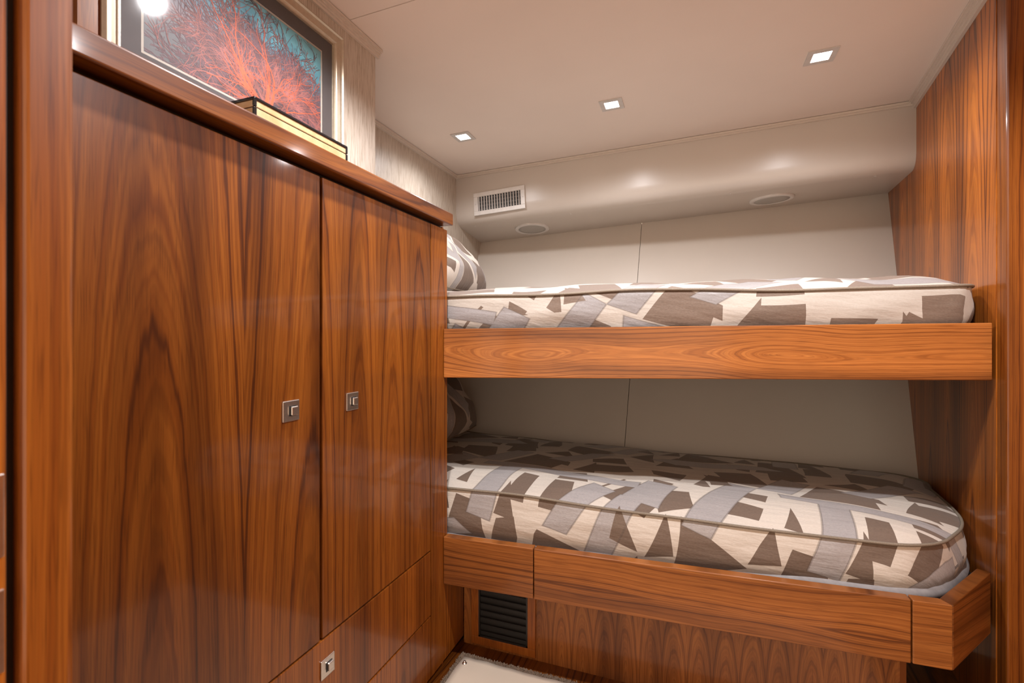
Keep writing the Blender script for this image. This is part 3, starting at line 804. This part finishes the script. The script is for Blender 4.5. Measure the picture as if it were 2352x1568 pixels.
bm = nb(); frame_box(bm, oc+ez*.0004, ex, eu, ez, iw, ih, .0006); build('duct', bm, M_dark, av)
for j in range(4):
    bm = nb(); frame_box(bm, oc+eu*(ih*(j-1.5)/4)+ez*.0011, ex, eu, ez, iw, .0013, .0006); build('rear_bar', bm, M_slat, av)
for i in range(16):
    bm = nb(); a = math.radians(16)
    e2 = ex*math.cos(a)+ez*math.sin(a); e3 = ez*math.cos(a)-ex*math.sin(a)
    frame_box(bm, oc+ex*(iw*((i+.5)/16-.5))+ez*.0024, e2, eu, e3, .0022, ih, .0085); build('fin', bm, M_white, av)
for s in (-1, 1):
    bm = nb(); disc(bm, oc+ex*(s*(vw/2-.011))+ez*.0096, ex, eu, ez, [(.0028, 0), (.0028, .0006), (.0015, .001)], 16); build('screw', bm, M_fix, av, True)
# speakers
for x, k, lab in ((-.965, 9.50, 'round flush speaker in the soffit near the air vent'), (.400, 9.50, 'round flush speaker in the soffit towards the walnut panel')):
    o, ea, eb, en = soffit_frame(k, x)
    sp_ = empty('round_speaker', o, lab, 'speaker', 'speakers in the soffit')
    R = .098; o = o+en*.004
    bm = nb(); disc(bm, o, ea, eb, en, [(R, -.012), (R, .002), (R*.96, .0045), (R*.82, .005), (R*.795, .0035), (R*.795, .0005)]); build('rim', bm, M_white, sp_, True)
    bm = nb(); disc(bm, o+en*.0006, ea, eb, en, [(R*.785, 0), (R*.785, .0030), (R*.6, .0036), (R*.2, .004)]); build('grille', bm, plain('speaker_mesh', (.52, .49, .45), .6, noise_amt=.2, nscale=900, bump=.3) if 'speaker_mesh' not in bpy.data.materials else bpy.data.materials['speaker_mesh'], sp_, True)
for x, k, lab in ((-1.29, 8.6, 'small cap on the soffit below the vent'), (-.665, 8.3, 'small cap on the soffit in the middle'), (.18, 8.2, 'small cap on the soffit left of the far speaker'), (.80, 8.8, 'small cap on the soffit beside the walnut panel')):
    o, ea, eb, en = soffit_frame(k, x)
    bm = nb(); disc(bm, o, ea, eb, en, [(.0055, 0), (.0055, .0012), (.003, .002)], 16)
    c_ = build('screw_cap', bm, M_white, None, True, loc=o); thing(c_, lab, 'screw cap', 'screw caps on the soffit')

# ------------------------------------------------------------------ ceiling lights
def downlight(x, y, label, s=.098, power=1.0, cone=152, blend=.55):
    z = ceil_z(x)-.0009; o = W(x, y, z); ex_, ey_, ez_ = Vector((1, 0, .0175)).normalized(), Vector((0, 1, 0)), Vector((.0175, 0, -1)).normalized()
    r = empty('downlight', o, label, 'light', 'square ceiling lights')
    S = s*U; I = S*.60; bm = nb()
    for cx, cy_, w, h in ((0, (S+I)/4, S, (S-I)/2), (0, -(S+I)/4, S, (S-I)/2), ((S+I)/4, 0, (S-I)/2, I), (-(S+I)/4, 0, (S-I)/2, I)):
        frame_box(bm, o+ex_*cx+ey_*cy_, ex_, ey_, ez_, w, h, .0035)
    build('trim_ring', bm, M_fix, r)
    bm = nb(); frame_box(bm, o+ez_*.0004, ex_, ey_, ez_, I, I, .0022, .0006); build('lens', bm, M_lens, r)
    ld = bpy.data.lights.new('downlight_lamp', 'SPOT'); ld.energy = LAMP_W*power; ld.color = LAMP_COL; ld.spot_size = math.radians(cone); ld.spot_blend = blend; ld.shadow_soft_size = .02
    lo = bpy.data.objects.new('downlight_lamp', ld); C.objects.link(lo); lo.parent = r; lo.location = ez_*.034
    return r
def at_ceiling(px, py):
    r = ray(px, py); z = 1.0
    for _ in range(4): p = r*(z/r.z); z = ceil_z(p.x)
    return p
for (px, py), lab in (((1064, 313), 'small square ceiling light nearest the alcove wall'), ((1405, 239), 'square ceiling light in the middle of the row'), ((1886, 128), 'square ceiling light nearest the walnut panel')):
    p = at_ceiling(px, py); downlight(p.x, p.y, lab, power=.50 if px < 1200 else .74, cone=168, blend=.8)
downlight(-.59, .94, 'square ceiling light in front of the wardrobe, nearest the picture', power=1.9)
downlight(.40, .97, 'square ceiling light over the entrance on the right', power=2.6)

# ------------------------------------------------------------------ floor coverings
ZF = -1.2
ca = on_plane(1062, 1497, (0, 0, ZF+.015), (0, 0, 1))
cx0, cy1 = ca.x, ca.y
bm = box(nb(), cx0, .75, .2, cy1, ZF+.0003, ZF+.008)
rug = build('carpet', bm, M_rug, None); thing(rug, 'grey brown pile carpet on the cabin floor beside the wardrobe', 'carpet', None)
bm = nb(); rr = random.Random(3)
def tuft(x, y):
    b_ = W(x, y, ZF+.006); h = rr.uniform(.006, .0105); r = rr.uniform(.0013, .0021)
    tp = b_+Vector((rr.gauss(0, .003), rr.gauss(0, .003), h)); k = 5; a0 = rr.random()*6
    A = [bm.verts.new(b_+Vector((r*math.cos(a0+2*PI*j/k), r*math.sin(a0+2*PI*j/k), 0))) for j in range(k)]
    B = [bm.verts.new(b_.lerp(tp, .7)+Vector((r*1.1*math.cos(a0+2*PI*j/k), r*1.1*math.sin(a0+2*PI*j/k), 0))) for j in range(k)]
    t = bm.verts.new(tp)
    for j in range(k):
        bm.faces.new((A[j], A[(j+1) % k], B[(j+1) % k], B[j])); bm.faces.new((B[j], B[(j+1) % k], t))
mc = on_plane(1066, 1507, (0, 0, ZF+.02), (0, 0, 1))
mx0, my1 = mc.x, mc.y
for i in range(26000):
    if i % 2: tuft(rr.uniform(cx0, .6), rr.uniform(my1-.02, cy1))
    elif i % 4 == 0: tuft(rr.uniform(cx0, mx0+.03), rr.uniform(.9, cy1))
o = build('pile', bm, M_tuft, rug, True); o['kind'] = 'stuff'
bm = nb(); nx, ny = 60, 40; gv = {}
def mz(x, y):
    e = min(x-mx0, my1-y)
    return ZF+.0185+.003*mnoise.noise(Vector((x*9, y*9, 0)))+.004*math.exp(-e/.02)*mnoise.noise(Vector((x*16, y*16, 2)))
for i in range(nx+1):
    for j in range(ny+1):
        x = mx0+(.6-mx0)*i/nx; y = my1-.75*j/ny
        gv[i, j] = bm.verts.new(W(x, y, mz(x, y)))
for i in range(nx):
    for j in range(ny): bm.faces.new((gv[i, j], gv[i+1, j], gv[i+1, j+1], gv[i, j+1]))
r_ = bmesh.ops.extrude_face_region(bm, geom=list(bm.faces))
bmesh.ops.translate(bm, verts=[v for v in r_['geom'] if isinstance(v, bmesh.types.BMVert)], vec=(0, 0, .002))
rt = empty('floor_cover', W((mx0+.6)/2, my1-.37, ZF+.017), 'cream vinyl cover snapped over the carpet', 'mat')
build('sheet', bm, M_vinyl, rt, True)
sx, sy = on_plane(1067, 1523, (0, 0, ZF+.022), (0, 0, 1)).xy
bm = nb(); o = W(sx, sy, mz(sx, sy)+.0022)
disc(bm, o, Vector((1, 0, 0)), Vector((0, 1, 0)), Vector((0, 0, 1)), [(.0078, 0), (.0078, .0015), (.0066, .003), (.005, .003), (.0046, .006), (.0036, .0085), (.0015, .0095)], 24)
build('snap_stud', bm, M_steel, rt, True, label='steel snap stud')
